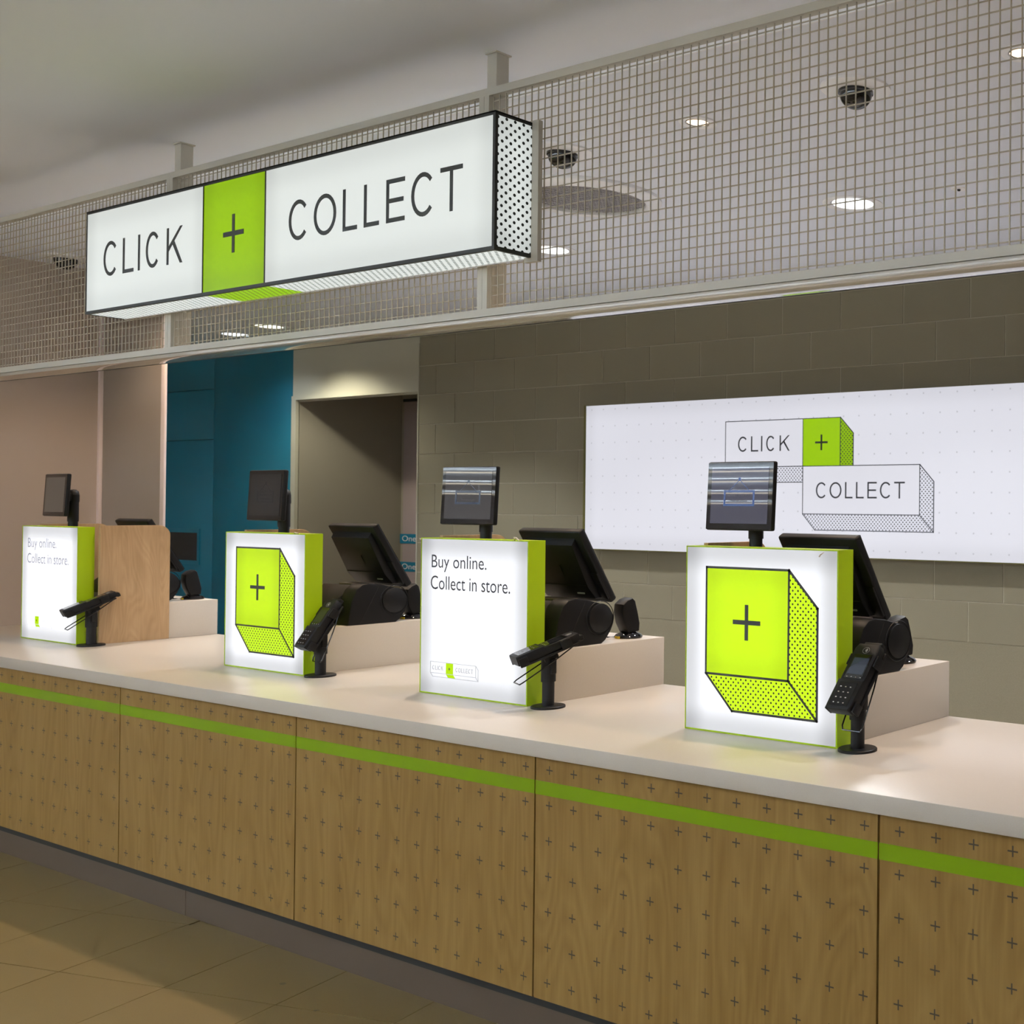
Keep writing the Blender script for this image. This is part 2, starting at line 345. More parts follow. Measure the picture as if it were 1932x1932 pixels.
# painted block wall behind the counter
WY = 5.36; BWD, BHT = 0.4412, 0.2206; CX = -8.10
wall = struct(bx('wall_back', (CX, WY + 0.003, 0), (4, WY + 0.2, H_CEIL), M['mortar']))
me_full = BM(lambda b: box(b, (0.003, 0, 0.003), (BWD - 0.003, 0.003, BHT - 0.003), 0.0008, 1)); blk = None
for r in range(0, 10):
    z0 = 0.843 + BHT * r
    if z0 > H_IN - 0.03: break
    zh = min(BHT, H_IN - z0)
    x = (-7.674 if r % 2 == 0 else -7.454) - 2 * BWD
    while x < -1.4:
        if x < CX - 1e-6 or zh < BHT - 1e-6:
            x0 = max(x, CX)
            if x + BWD - x0 > 0.02: bx('block', (x0 + 0.003, 0, 0.003), (x + BWD - 0.003, 0.003, zh - 0.003), M['block'], wall, loc=(0, WY, z0))
        else:
            if blk is None: blk = obj('block', me_full, M['block'], wall); o = blk
            else: o = blk.copy(); C.objects.link(o)
            o.location = (x, WY, z0)
        x += BWD
bx('block_field', (-1.3, WY, 0), (4, WY + 0.003, H_CEIL), M['block'], wall)
bx('block_base', (CX, WY, 0), (-1.3, WY + 0.003, 0.843), M['block'], wall)
bx('corner_bead', (CX - 0.012, WY - 0.004, 0), (CX, WY + 0.2, 2.78), M['cream'], wall)
# left wall, its end piece and their trims
struct(bx('wall_left', (-8.04, 1.2, 0), (-7.87, 3.24, H_CEIL), M['beigewall']))
struct(bx('wall_return', (-8.04, 3.24, 0), (-7.147, 3.246, H_CEIL), M['shadedwall']))
struct(bx('trim_1', (-7.909, 3.222, 0), (-7.847, 3.24, H_CEIL), M['trim'], bev=0.002))
struct(bx('trim_2', (-7.186, 3.236, 0), (-7.144, 3.248, H_CEIL), M['trim'], bev=0.002))
# rear wall of the recess: teal panels, door opening, corridor
RY = 5.45
tw = struct(bx('wall_rear', (-17, RY + 0.02, 0), (-9.932, RY + 0.2, H_CEIL), M['rubber']))
bx('panel', (-13.625, RY, 0), (-11.175, RY + 0.018, 2.134), M['teal'], tw, bev=0.001)
bx('panel', (-13.625, RY, 2.139), (-11.175, RY + 0.018, 2.582), M['teal'], tw, bev=0.001)
bx('panel', (-13.625, RY, 2.587), (-11.175, RY + 0.018, H_CEIL), M['teal'], tw, bev=0.001)
bx('panel', (-11.171, RY, 0), (-9.937, RY + 0.018, H_CEIL), M['teal'], tw, bev=0.001)
wi = struct(thing('window_1', None, None, (-11.406, RY, 1.05)))
def ringframe(bm, x0, x1, z0, z1, wd, y0, y1):
    box(bm, (x0, y0, z0), (x1, y1, z0 + wd)); box(bm, (x0, y0, z1 - wd), (x1, y1, z1)); box(bm, (x0, y0, z0 + wd), (x0 + wd, y1, z1 - wd)); box(bm, (x1 - wd, y0, z0 + wd), (x1, y1, z1 - wd))
obj('window_frame', BM(lambda b: ringframe(b, -0.75, 0.035, -0.035, 0.285, 0.035, -0.012, 0.0)), M['teal'], wi)
bx('pane', (-0.715, -0.004, 0.0), (0.0, -0.001, 0.25), M['blackgloss'], wi)
struct(bx('wall_header', (-9.936, RY, 2.465), (-7.786, RY + 0.15, H_CEIL), M['cream']))
struct(bx('wall_rear_right', (-8.124, RY, 0), (-7.104, RY + 0.15, 2.465), M['cream']))
dr = struct(thing('door_1', None, None, (0, RY, 0)))
obj('door_frame', BM(lambda b: (box(b, (-9.932, -0.014, 0), (-9.868, 0.012, 2.43)), box(b, (-9.932, -0.014, 2.431), (-8.124, 0.05, 2.465)), box(b, (-8.17, -0.014, 0), (-8.124, 0.05, 2.43)))), M['cream'], dr)
obj('door_stop', BM(lambda b: (box(b, (-9.868, 0.012, 2.417), (-8.17, 0.03, 2.431)))), M['cream'], dr)
struct(bx('wall_corridor_left', (-10.024, RY + 0.02, 0), (-9.868, 7.0, H_CEIL), M['darkroom']))
struct(bx('wall_corridor_end', (-9.868, 6.37, 0), (-7.007, 6.5, H_CEIL), M['darkroom']))
struct(bx('wall_corridor_right', (-7.153, RY + 0.15, 0), (-7.007, 6.37, H_CEIL), M['darkroom']))
pl = thing('wall_planner', 'pale wall sheet with two teal bands seen through the doorway', 'wall planner', (-9.722, 6.36, 1.0))
bx('sheet', (-0.10, 0, -0.6), (0.62, 0.006, 1.49), mat('planner_sheet', (0.34, 0.27, 0.26), 0.5), pl)
bx('top_rail', (-0.10, -0.012, 1.49), (0.62, 0.006, 1.515), M['rubber'], pl)
TB = mat('planner_teal_band', lin((0, 110, 140)), 0.5)
for z in (0.22, -0.03):
    b_ = bx('band', (-0.135, -0.004, z), (0.5, 0.0, z + 0.085), TB, pl)
    obj('lettering', textmesh('One', -0.10, 0.10, z + 0.02, z + 0.07, -0.0055), M['trim'], b_)['kind'] = 'stuff'
# far sides of the shop
struct(bx('wall_shop_left', (-17.2, -8, 0), (-17, 9, H_CEIL), M['beigewall'])); struct(bx('wall_shop_front', (-17, -8.2, 0), (4, -8, H_CEIL), M['beigewall']))
struct(bx('wall_right', (4, -8, 0), (4.2, 9, H_CEIL), M['beigewall'])); struct(bx('wall_far', (-17, 8.9, 0), (-7.2, 9, H_CEIL), M['beigewall']))
struct(bx('trim_3', (-7.86, IN_Y - 0.002, H_IN - 0.003), (3.9, IN_Y + 0.004, H_CEIL), M['white']))

# ------------------------------------------------------------------ counter
ct = thing('service_counter', 'long service counter with white stone top and plus-printed birch ply front', 'counter', (0, 0, 0))
bx('countertop', (-7.868, 2.24, 0.842), (0.8, 3.205, 0.89), M['stone'], ct, bev=0.0025)
bx('carcass', (-7.868, 2.292, 0.10), (0.8, 3.15, 0.842), M['rubber'], ct)
bx('kickboard', (-7.868, 2.30, 0), (-4.872, 2.32, 0.139), M['kick'], ct); bx('kickboard', (-4.869, 2.30, 0), (0.8, 2.32, 0.139), M['kick'], ct)
pmesh = smesh = None
for k in range(-5, 3):
    x0 = -2.849 + 1.2275 * (k + 1)
    if k == -5: 
        o = bx('front_panel', (0, 0, 0), (x0 + 1.2275 + 7.871 - 0.003, 0.018, 0.703), M['ply'], ct, loc=(-7.868, 2.262, 0.1385)); 
        bx('stripe', (0, -0.0012, 0.591), (x0 + 1.2275 + 7.871 - 0.003, 0, 0.631), M['limestripe'], o); continue
    if pmesh is None:
        o = bx('front_panel', (0.001, 0, 0), (1.2220, 0.018, 0.703), M['ply'], ct); s_ = bx('stripe', (0, -0.0012, 0.591), (1.2235, 0, 0.631), M['limestripe'], o); pmesh, smesh = o, s_
    else: o = pmesh.copy(); C.objects.link(o); s_ = smesh.copy(); C.objects.link(s_); s_.parent = o
    o.location = (x0 + 0.002, 2.262, 0.1385)

# ------------------------------------------------------------------ ceiling-hung mesh screen, sign
MY = 2.253; PZ0, PZ1 = 2.14, 2.832
segs = [(-7.865, -6.817), (-6.817, -4.96), (-4.96, -3.103), (-3.103, -0.95), (-0.95, 0.611)]
for n, (a, b) in enumerate(segs):
    pos = ['beside the left wall', 'left of the hanging sign', 'behind the hanging sign', 'right of the sign, before the dome camera', 'at the right end of the ceiling'][n]
    t = thing('mesh_screen', 'wire mesh screen panel %s' % pos, 'mesh screen', (a, MY, 0), 0, 'mesh screens hung above the counter')
    L = b - a; fw = 0.023
    for nm, p, q in (('top_bar', (0, 0, PZ1 - fw), (L, 0.025, PZ1)), ('bottom_bar', (0, 0, PZ0), (L, 0.025, PZ0 + fw)), ('side_bar', (0.0005, 0, PZ0 + fw), (fw, 0.025, PZ1 - fw)), ('side_bar', (L - fw, 0, PZ0 + fw), (L - 0.0005, 0.025, PZ1 - fw))):
        bx(nm, p, q, M['frame'], t)
    wb = bmesh.new(); wr = 0.0014; k = 1
    while k * 0.029 < L - fw: 
        x = k * 0.029; box(wb, (x - wr, 0.010, PZ0 + fw - 0.005), (x + wr, 0.010 + 2 * wr, PZ1 - fw + 0.003)); k += 1
    z = 2.499 - 0.0295 * 20
    while z < PZ1 - fw:
        if z > PZ0 + fw + 0.004: box(wb, (fw - 0.003, 0.0128, z - wr), (L - fw + 0.003, 0.0156, z + wr))
        z += 0.0295
    o = obj('wire_grid', wb, M['wire'], t); o['kind'] = 'stuff'
for x in (-6.82, -4.963, -3.107, -0.955):
    nm = {-6.82: 'beside the left end of the sign', -4.963: 'behind the left half of the sign', -3.107: 'behind the right end of the sign', -0.955: 'at the right end of the mesh'}[x]
    t = thing('hanger_post', 'square metal hanger post from ceiling to mesh frame, %s' % nm, 'hanger post', (x, 2.303, 0), 0, 'posts carrying the mesh screens')
    bx('post', (-0.022, -0.022, PZ0 + 0.002), (0.022, 0.022, H_CEIL - 0.004), M['frame'], t, bev=0.002)
    bx('ceiling_plate', (-0.027, -0.027, H_CEIL - 0.004), (0.027, 0.027, H_CEIL), M['frame'], t)
t = thing('support_beam', 'flat metal beam running under the whole length of the mesh screens', 'beam', (0, 0, 0))
bx('beam', (-7.865, MY + 0.002, PZ0 - 0.016), (0.61, 2.345, PZ0 - 0.001), M['gloss'], t, bev=0.002)
bx('shadow_gap_strip', (-7.865, 2.346, PZ0 - 0.014), (0.61, 2.362, PZ0 + 0.02), M['rubber'], t)  # black strip stands in for the shadow gap behind the beam

SX0, SX1, SY0, SY1, SZ0, SZ1 = -5.277, -2.862, 2.115, 2.249, 2.292, 2.687
sg = thing('hanging_sign', 'long lit box sign reading CLICK + COLLECT hung on the mesh', 'sign', (SX0, SY0, SZ0))
W, D, Hh = SX1 - SX0, SY1 - SY0, SZ1 - SZ0; e = 0.011
g1, g2 = -4.4235 - SX0, -4.0345 - SX0
obj('edge_frame', BM(lambda b: [box(b, p, q) for p, q in (
    ((0, 0, 0), (W, e, e)), ((0, 0, Hh - e), (W, e, Hh)), ((0, 0, e), (0.005, 0.005, Hh - e)), ((W - e, 0, e), (W, e * 0.8, Hh - e)),
    ((W - e, e, 0), (W, D, e)), ((W - e, e, Hh - e), (W, D, Hh)), ((0, e, 0), (0.005, D, 0.005)), ((0, 0.0, Hh - 0.004), (W, D, Hh)))]), M['blackedge'], sg)
bx('top_cover', (0.001, 0.001, Hh - 0.004), (W - 0.001, D, Hh - 0.001), M['frame'], sg)
SE = 0.765
def shifted(name, a, b, m, parent, **k):
    """box whose own origin is its low corner, so panel brightness is local"""
    bm = bmesh.new(); box(bm, (0, 0, 0), tuple(b[i] - a[i] for i in range(3))); return obj(name, bm, m, parent, loc=a)
wl = backlit('sign_face_white', lin((229, 234, 229)), 3.0, Hh, 0.9, 1.04, 0.12, dots=None)
def sign_face(name, wd, col): return backlit(name, col, wd, Hh - 2 * e, 0.86 * SE * 1.2, SE * 1.2, 0.11)
shifted('face_panel', (0.005, 0.002, e), (g1 - 0.003, 0.008, Hh - e), sign_face('sign_white_left', g1, lin((229, 234, 230))), sg)['label'] = 'white panel printed CLICK'
shifted('face_panel', (g1 + 0.001, 0.002, e), (g2 - 0.002, 0.008, Hh - e), sign_face('sign_green', g2 - g1, LIME), sg)['label'] = 'lime green panel with black plus'
shifted('face_panel', (g2 + 0.002, 0.002, e), (W - e, 0.008, Hh - e), sign_face('sign_white_right', W - g2 - e, lin((229, 234, 230))), sg)['label'] = 'white panel printed COLLECT'
bx('divider', (g1 - 0.004, 0.0, e), (g1 + 0.001, 0.006, Hh - e), M['blackedge'], sg); bx('divider', (g2 - 0.003, 0.0, e), (g2 + 0.002, 0.006, Hh - e), M['blackedge'], sg)
shifted('end_panel', (W - 0.006, e * 0.8, e), (W - 0.001, D, Hh - e), backlit('sign_end', lin((226, 232, 228)), D, Hh - 2 * e, 0.78, 0.92, 0.09, ax=(1, 2), dots=(0.0283, 0.0047, 0.0263)), sg)
for nm, a, b, col in (('bottom_panel', 0.005, g1, lin((222, 228, 224))), ('bottom_panel', g1, g2, LIME), ('bottom_panel', g2, W - e, lin((222, 228, 224)))):
    shifted(nm, (a, e, 0.002), (b, D - 0.006, 0.006), backlit('sign_bottom', col, b - a, D, 0.8, 1.0, 0.0, ax=(0, 1), dots=(0.0283, 0.0047, 0.0263)), sg)
bx('rear_lip', (0, D - 0.006, -0.001), (W, D, 0.010), M['white'], sg)
bx('back_plate', (W - 0.03, D - 0.012, -0.012), (W + 0.028, D + 0.002, Hh + 0.004), M['frame'], sg)
wrd = bmesh.new(); word(wrd, 'CLICK', -5.140 - SX0, -4.566 - SX0, 2.424 - SZ0, 2.556 - SZ0, 0.0135, 0.0008, 0.002); obj('lettering', wrd, M['dark'], sg)
wrd = bmesh.new(); word(wrd, 'COLLECT', -3.895 - SX0, -3.007 - SX0, 2.424 - SZ0, 2.556 - SZ0, 0.0135, 0.0008, 0.002); obj('lettering', wrd, M['dark'], sg)
wrd = bmesh.new(); plus(wrd, -4.230 - SX0, 2.490 - SZ0, 0.129, 0.132, 0.0165, 0.0008, 0.002); obj('plus_mark', wrd, M['dark'], sg)

# ------------------------------------------------------------------ light panel on the block wall
LX0, LX1, LZ0, LZ1, LY = -5.575, -2.05, 1.315, 2.165, 4.76
lp = thing('wall_light_panel', 'wide glowing white panel on the block wall showing CLICK + COLLECT boxes', 'light panel', (LX0 * 1.105, LY * 1.105, 1.57 + (LZ0 - 1.57) * 1.105)); lp.scale = (1.105,) * 3
bx('casing', (0, 0.002, 0), (LX1 - LX0, 0.09, LZ1 - LZ0), M['white'], lp)
obj('edge_trim', BM(lambda b: (box(b, (-0.018, -0.004, -0.004), (0.0, 0.09, LZ1 - LZ0 + 0.004)), box(b, (0, -0.001, -0.005), (LX1 - LX0, 0.09, 0.0)))), M['olive'], lp)
fm = bpy.data.materials.new('wall_panel_film'); fm.use_nodes = True; t_ = NT(fm)
st = falloff(t_, LX1 - LX0, LZ1 - LZ0, 0.73, 0.81, 0.12); o_ = t_.xyz(); p_ = 0.0985
fu = t_.m('MULTIPLY', t_.m('SUBTRACT', t_.m('FRACT', t_.m('ADD', t_.m('DIVIDE', t_.m('SUBTRACT', o_[0], 0.048), p_), 10.5)), 0.5), p_)
fv = t_.m('MULTIPLY', t_.m('SUBTRACT', t_.m('FRACT', t_.m('ADD', t_.m('DIVIDE', t_.m('SUBTRACT', o_[2], 0.825), p_), 20.5)), 0.5), p_)
k_ = t_.m('MULTIPLY', t_.m('LESS_THAN', t_.m('MAXIMUM', t_.m('ABSOLUTE', fu), t_.m('ABSOLUTE', fv)), 0.0042), 0.45)
t_.l(t_.mix(k_, lin((233, 233, 243)), lin((150, 150, 160))), t_.b.inputs['Emission Color']); t_.l(st, t_.b.inputs['Emission Strength']); t_.b.inputs['Base Color'].default_value = (0.11, 0.11, 0.115, 1); t_.b.inputs['Roughness'].default_value = 0.3
shifted('face_film', (0, -0.002, 0), (LX1 - LX0, 0.002, LZ1 - LZ0), fm, lp)
FILMW = backlit('wall_art_white', lin((236, 236, 245)), 1, 1, 0.9, 0.80, 0.0); FILMG = backlit('wall_art_green', LIME, 1, 1, 1, 0.95, 0.0)
DOTW = backlit('wall_art_dots', lin((225, 225, 236)), 1, 1, 0.9, 0.85, 0.0, dots=(0.0205, 0.0034)); DOTG = backlit('wall_art_green_dots', LIME, 1, 1, 0.9, 0.75, 0.0, dots=(0.0205, 0.0034))
INK = mat('grey_ink', (0.05, 0.055, 0.07), 0.5)
def poly(pts, y0, y1, ox, oz): return BM(lambda b: prism(b, [(x - ox, z - oz) for x, z in pts], 1, y0, y1))
def lines(segs_, wd, ox, oz, y0=-0.0042, y1=-0.002): return BM(lambda b: [strip(b, (p[0] - ox, p[1] - oz), (q[0] - ox, q[1] - oz), wd, y0, y1) for p, q in segs_])
A = dict(x0=-4.463, x1=-3.920, x2=-3.674, x3=-3.591, z1=2.037, z0=1.787, z3=1.954, zb=1.703); 
obj('click_face', poly([(A['x0'], A['z0']), (A['x1'], A['z0']), (A['x1'], A['z1']), (A['x0'], A['z1'])], -0.0032, -0.0022, LX0, LZ0), FILMW, lp)
obj('plus_face', poly([(A['x1'], A['z0']), (A['x2'], A['z0']), (A['x2'], A['z1']), (A['x1'], A['z1'])], -0.0034, -0.0022, LX0, LZ0), FILMG, lp)
obj('plus_side', poly([(A['x2'], A['z0']), (A['x3'], A['z0']), (A['x3'], A['z3']), (A['x2'], A['z1'])], -0.0034, -0.0022, LX0, LZ0), DOTG, lp)
obj('click_base', poly([(A['x0'], A['z0']), (A['x0'] + 0.083, A['zb']), (A['x1'], A['zb']), (A['x1'], A['z0'])], -0.0034, -0.0022, LX0, LZ0), DOTW, lp)
obj('collect_face', poly([(-3.919, 1.536), (-3.180, 1.536), (-3.180, 1.787), (-3.919, 1.787)], -0.0032, -0.0022, LX0, LZ0), FILMW, lp)
obj('collect_base', poly([(-3.919, 1.536), (-3.836, 1.452), (-3.097, 1.452), (-3.180, 1.536)], -0.0034, -0.0022, LX0, LZ0), DOTW, lp)
obj('collect_side', poly([(-3.180, 1.536), (-3.097, 1.452), (-3.097, 1.702), (-3.180, 1.787)], -0.0034, -0.0022, LX0, LZ0), DOTW, lp)
x0, x1, x2, x3 = A['x0'], A['x1'], A['x2'], A['x3']
obj('outline', lines([((x0, A['z0']), (x0, A['z1'])), ((x0, A['z1']), (x2, A['z1'])), ((x2, A['z1']), (x3, A['z3'])), ((x3, A['z3']), (x3, A['z0'])), ((x2, A['z0']), (x2, A['z1'])), ((x1, A['z0']), (x1, A['z1'])), ((x0, A['z0']), (x1, A['z0'])),
    ((x0, A['z0']), (x0 + 0.083, A['zb'])), ((x0 + 0.083, A['zb']), (x1, A['zb'])),
    ((-3.919, 1.787), (-3.180, 1.787)), ((-3.919, 1.787), (-3.919, 1.536)), ((-3.919, 1.536), (-3.180, 1.536)), ((-3.180, 1.536), (-3.180, 1.787)), ((-3.919, 1.536), (-3.836, 1.452)), ((-3.836, 1.452), (-3.097, 1.452)), ((-3.097, 1.452), (-3.180, 1.536)), ((-3.097, 1.452), (-3.097, 1.702)), ((-3.097, 1.702), (-3.180, 1.787))], 0.0042, LX0, LZ0), INK, lp)
wrd = bmesh.new(); word(wrd, 'CLICK', -4.371 - LX0, -4.011 - LX0, 1.870 - LZ0, 1.953 - LZ0, 0.0082, -0.0045, -0.002); obj('lettering', wrd, INK, lp)
wrd = bmesh.new(); word(wrd, 'COLLECT', -3.830 - LX0, -3.269 - LX0, 1.618 - LZ0, 1.702 - LZ0, 0.0082, -0.0045, -0.002); obj('lettering', wrd, INK, lp)
wrd = bmesh.new(); plus(wrd, -3.797 - LX0, 1.910 - LZ0, 0.082, 0.082, 0.0105, -0.0045, -0.002); obj('plus_mark', wrd, M['dark'], lp)

# ------------------------------------------------------------------ counter light boxes
BW, BH, BD = 0.585, 0.560, 0.068
def light_box(X, label, hi):
    t = thing('counter_light_box', label, 'light box', (X, 2.602, 0.89), 0, 'light boxes standing on the counter')
    def cas(b):
        box(b, (0, 0, 0), (BW, BD, 0.0045)); box(b, (0, 0, BH - 0.0035), (BW, BD, BH)); box(b, (0, 0, 0.0045), (0.003, BD, BH - 0.0035)); box(b, (BW - 0.005, 0, 0.0045), (BW, BD, BH - 0.0035)); box(b, (0.006, BD - 0.006, 0.006), (BW - 0.006, BD, BH - 0.006))
    obj('casing', BM(cas), M['lime'], t)
    shifted('face', (0.003, 0.002, 0.0045), (BW - 0.005, 0.007, BH - 0.0035), backlit('box_face', lin((247, 248, 252)), BW - 0.01, BH - 0.01, 0.62 * hi, hi, 0.10), t)
    return t
def plus_art(t, hi):
    ox, oz = 0.084, 0.176; s = 0.321; d = 0.106
    G = backlit('box_green', lin((200, 240, 30)), s, s, hi * .86, hi, 0.10)
    DG = backlit('box_green_dots', lin((200, 240, 30)), 1, 1, 1, hi * 0.95, 0.0, dots=(0.0195, 0.0031))
    shifted('green_square', (ox, 0.0008, oz), (ox + s, 0.002, oz + s), G, t)
    def P(pts): return BM(lambda b: prism(b, pts, 1, 0.0008, 0.002))
    obj('dotted_side', P([(ox + s, oz), (ox + s + d, oz - d), (ox + s + d, oz + s - d), (ox + s, oz + s)]), DG, t)
    obj('dotted_base', P([(ox, oz), (ox + d, oz - d), (ox + s + d, oz - d), (ox + s, oz)]), DG, t)
    sg_ = [((ox, oz), (ox, oz + s)), ((ox, oz + s), (ox + s, oz + s)), ((ox + s, oz + s), (ox + s, oz)), ((ox + s, oz), (ox, oz)), ((ox, oz), (ox + d, oz - d)), ((ox + d, oz - d), (ox + s + d, oz - d)), ((ox + s + d, oz - d), (ox + s, oz)), ((ox + s + d, oz - d), (ox + s + d, oz + s - d)), ((ox + s + d, oz + s - d), (ox + s, oz + s))]
    obj('outline', BM(lambda b: [strip(b, p, q, 0.0068, 0.0002, 0.0016) for p, q in sg_]), M['dark'], t)
    obj('plus_mark', BM(lambda b: plus(b, ox + s / 2, oz + s / 2, 0.107, 0.106, 0.0135, 0.0002, 0.0016)), M['dark'], t)
def text_art(t, ink, ink2):
    for txt, xa, xb, za, zb in (('Buy online.', 0.061, 0.365, 0.439, 0.500), ('Collect in store.', 0.057, 0.491, 0.376, 0.425)):
        obj('lettering', textmesh(txt, xa, xb, za, zb, 0.0012, -0.002), ink, t)
    ox, oz = 0.061, 0.076; w_, h_, d = 0.253, 0.040, 0.013
    obj('logo_green', BM(lambda b: (prism(b, [(ox + 0.088, oz), (ox + 0.127, oz), (ox + 0.127, oz + h_), (ox + 0.088, oz + h_)], 1, 0.0008, 0.002), prism(b, [(ox + 0.088, oz), (ox + 0.101, oz - d), (ox + 0.140, oz - d), (ox + 0.127, oz)], 1, 0.0008, 0.002))), backlit('logo_lime', lin((180, 225, 0)), 1, 1, 1, 1.0, 0.0), t)
    sg_ = [((ox, oz), (ox, oz + h_)), ((ox, oz + h_), (ox + w_, oz + h_)), ((ox + w_, oz + h_), (ox + w_, oz)), ((ox + w_, oz), (ox, oz)), ((ox, oz), (ox + d, oz - d)), ((ox + d, oz - d), (ox + w_ + d, oz - d)), ((ox + w_ + d, oz - d), (ox + w_, oz)), ((ox + w_ + d, oz - d), (ox + w_ + d, oz + h_ - d)), ((ox + w_ + d, oz + h_ - d), (ox + w_, oz + h_))]
    obj('logo_outline', BM(lambda b: [strip(b, p, q, 0.0018, 0.0003, 0.0015) for p, q in sg_]), ink2, t)
    for wd_, xa, xb in (('CLICK', 0.012, 0.072), ('COLLECT', 0.142, 0.238)):
        wb_ = bmesh.new(); word(wb_, wd_, ox + xa, ox + xb, oz + 0.011, oz + 0.027, 0.0021, 0.0003, 0.0015); obj('logo_lettering', wb_, ink2, t)
    obj('logo_plus', BM(lambda b: plus(b, ox + 0.1075, oz + 0.019, 0.011, 0.011, 0.002, 0.0002, 0.0015)), M['dark'], t)
b4 = light_box(-2.597, 'lit box with lime plus cube, nearest, in front of the wall panel', 1.08); plus_art(b4, 1.12)
b3 = light_box(-3.909, 'lit box reading Buy online. Collect in store. in dark crisp letters, second from the right', 1.04); text_art(b3, mat('grey_print', (0.03, 0.03, 0.04), 0.5), M['lightink'])
b2 = light_box(-5.228, 'lit box with lime plus cube in front of the teal wall', 1.10); plus_art(b2, 1.0)
b1 = light_box(-7.118, 'brightest lit box with washed-out lettering, leftmost on the counter', 1.12); text_art(b1, M['glareink'], mat('glare_washed_ink', (0.2, 0.2, 0.2), 0.5, emit=(0.7, 0.7, 0.72), es=1.0))  # pale emissive inks carry the glare over the lettering
tp = lambda t, pts: obj('tape_scrap', BM(lambda b: tube(b, pts, 0.0022, 6)), M['tape'], t)
tp(b4, [(0.535, -0.003, 0.552), (0.527, -0.008, 0.546), (0.520, -0.006, 0.540)]); tp(b3, [(0.50, 0.01, 0.561), (0.51, 0.0, 0.570), (0.525, -0.003, 0.569), (0.535, 0.0, 0.560)]); tp(b3, [(0.004, 0.004, 0.557), (-0.006, -0.002, 0.556), (0.003, -0.004, 0.553)]); tp(b2, [(0.50, 0.006, 0.560), (0.51, 0.0, 0.565), (0.53, 0.004, 0.561)])

# birch side screens, risers
def rounded(y0, y1, z0, z1, r):
    pts = [(y0, z0), (y1, z0)]
    for k in range(9): a = k / 8 * PI / 2; pts.append((y1 - r + r * math.cos(a), z1 - r + r * math.sin(a)))
    pts.append((y0, z1)); return pts
for X, y1, lb in ((-6.505, 2.972, 'birch ply side screen with rounded corner beside the leftmost lit box'), (-7.118, 2.972, 'birch ply side screen behind the left edge of the leftmost lit box'), (-5.226, 2.95, 'birch ply side screen behind the left edge of the lit box before the teal wall'), (-3.907, 2.95, 'birch ply side screen behind the left edge of the Buy online box with dark letters'), (-2.595, 2.95, 'birch ply side screen behind the left edge of the nearest lit box')):
    t = obj('side_screen', BM(lambda b: prism(b, rounded(0, y1 - 2.674, 0, 0.567, 0.05), 0, 0, 0.018, 0.001)), M['birch'], None, loc=(X, 2.674, 0.89)); tag(t, lb, 'side screen', 'birch side screens of the till stations')
RIS = [(-7.09, -6.508, 'leftmost, beyond the birch side screen'), (-5.20, -4.665, 'behind the lit box before the teal wall'), (-3.88, -3.31, 'behind the box with dark letters'), (-2.57, -2.02, 'nearest, behind the nearest lit box')]
for a, b, lb in RIS:
    o = bx('riser', (0, 0, 0), (b - a, 0.51, 0.18), M['stone'], None, bev=0.0015, loc=(a, 2.695, 0.89)); tag(o, 'white stone riser block %s' % lb, 'riser', 'risers under the tills')

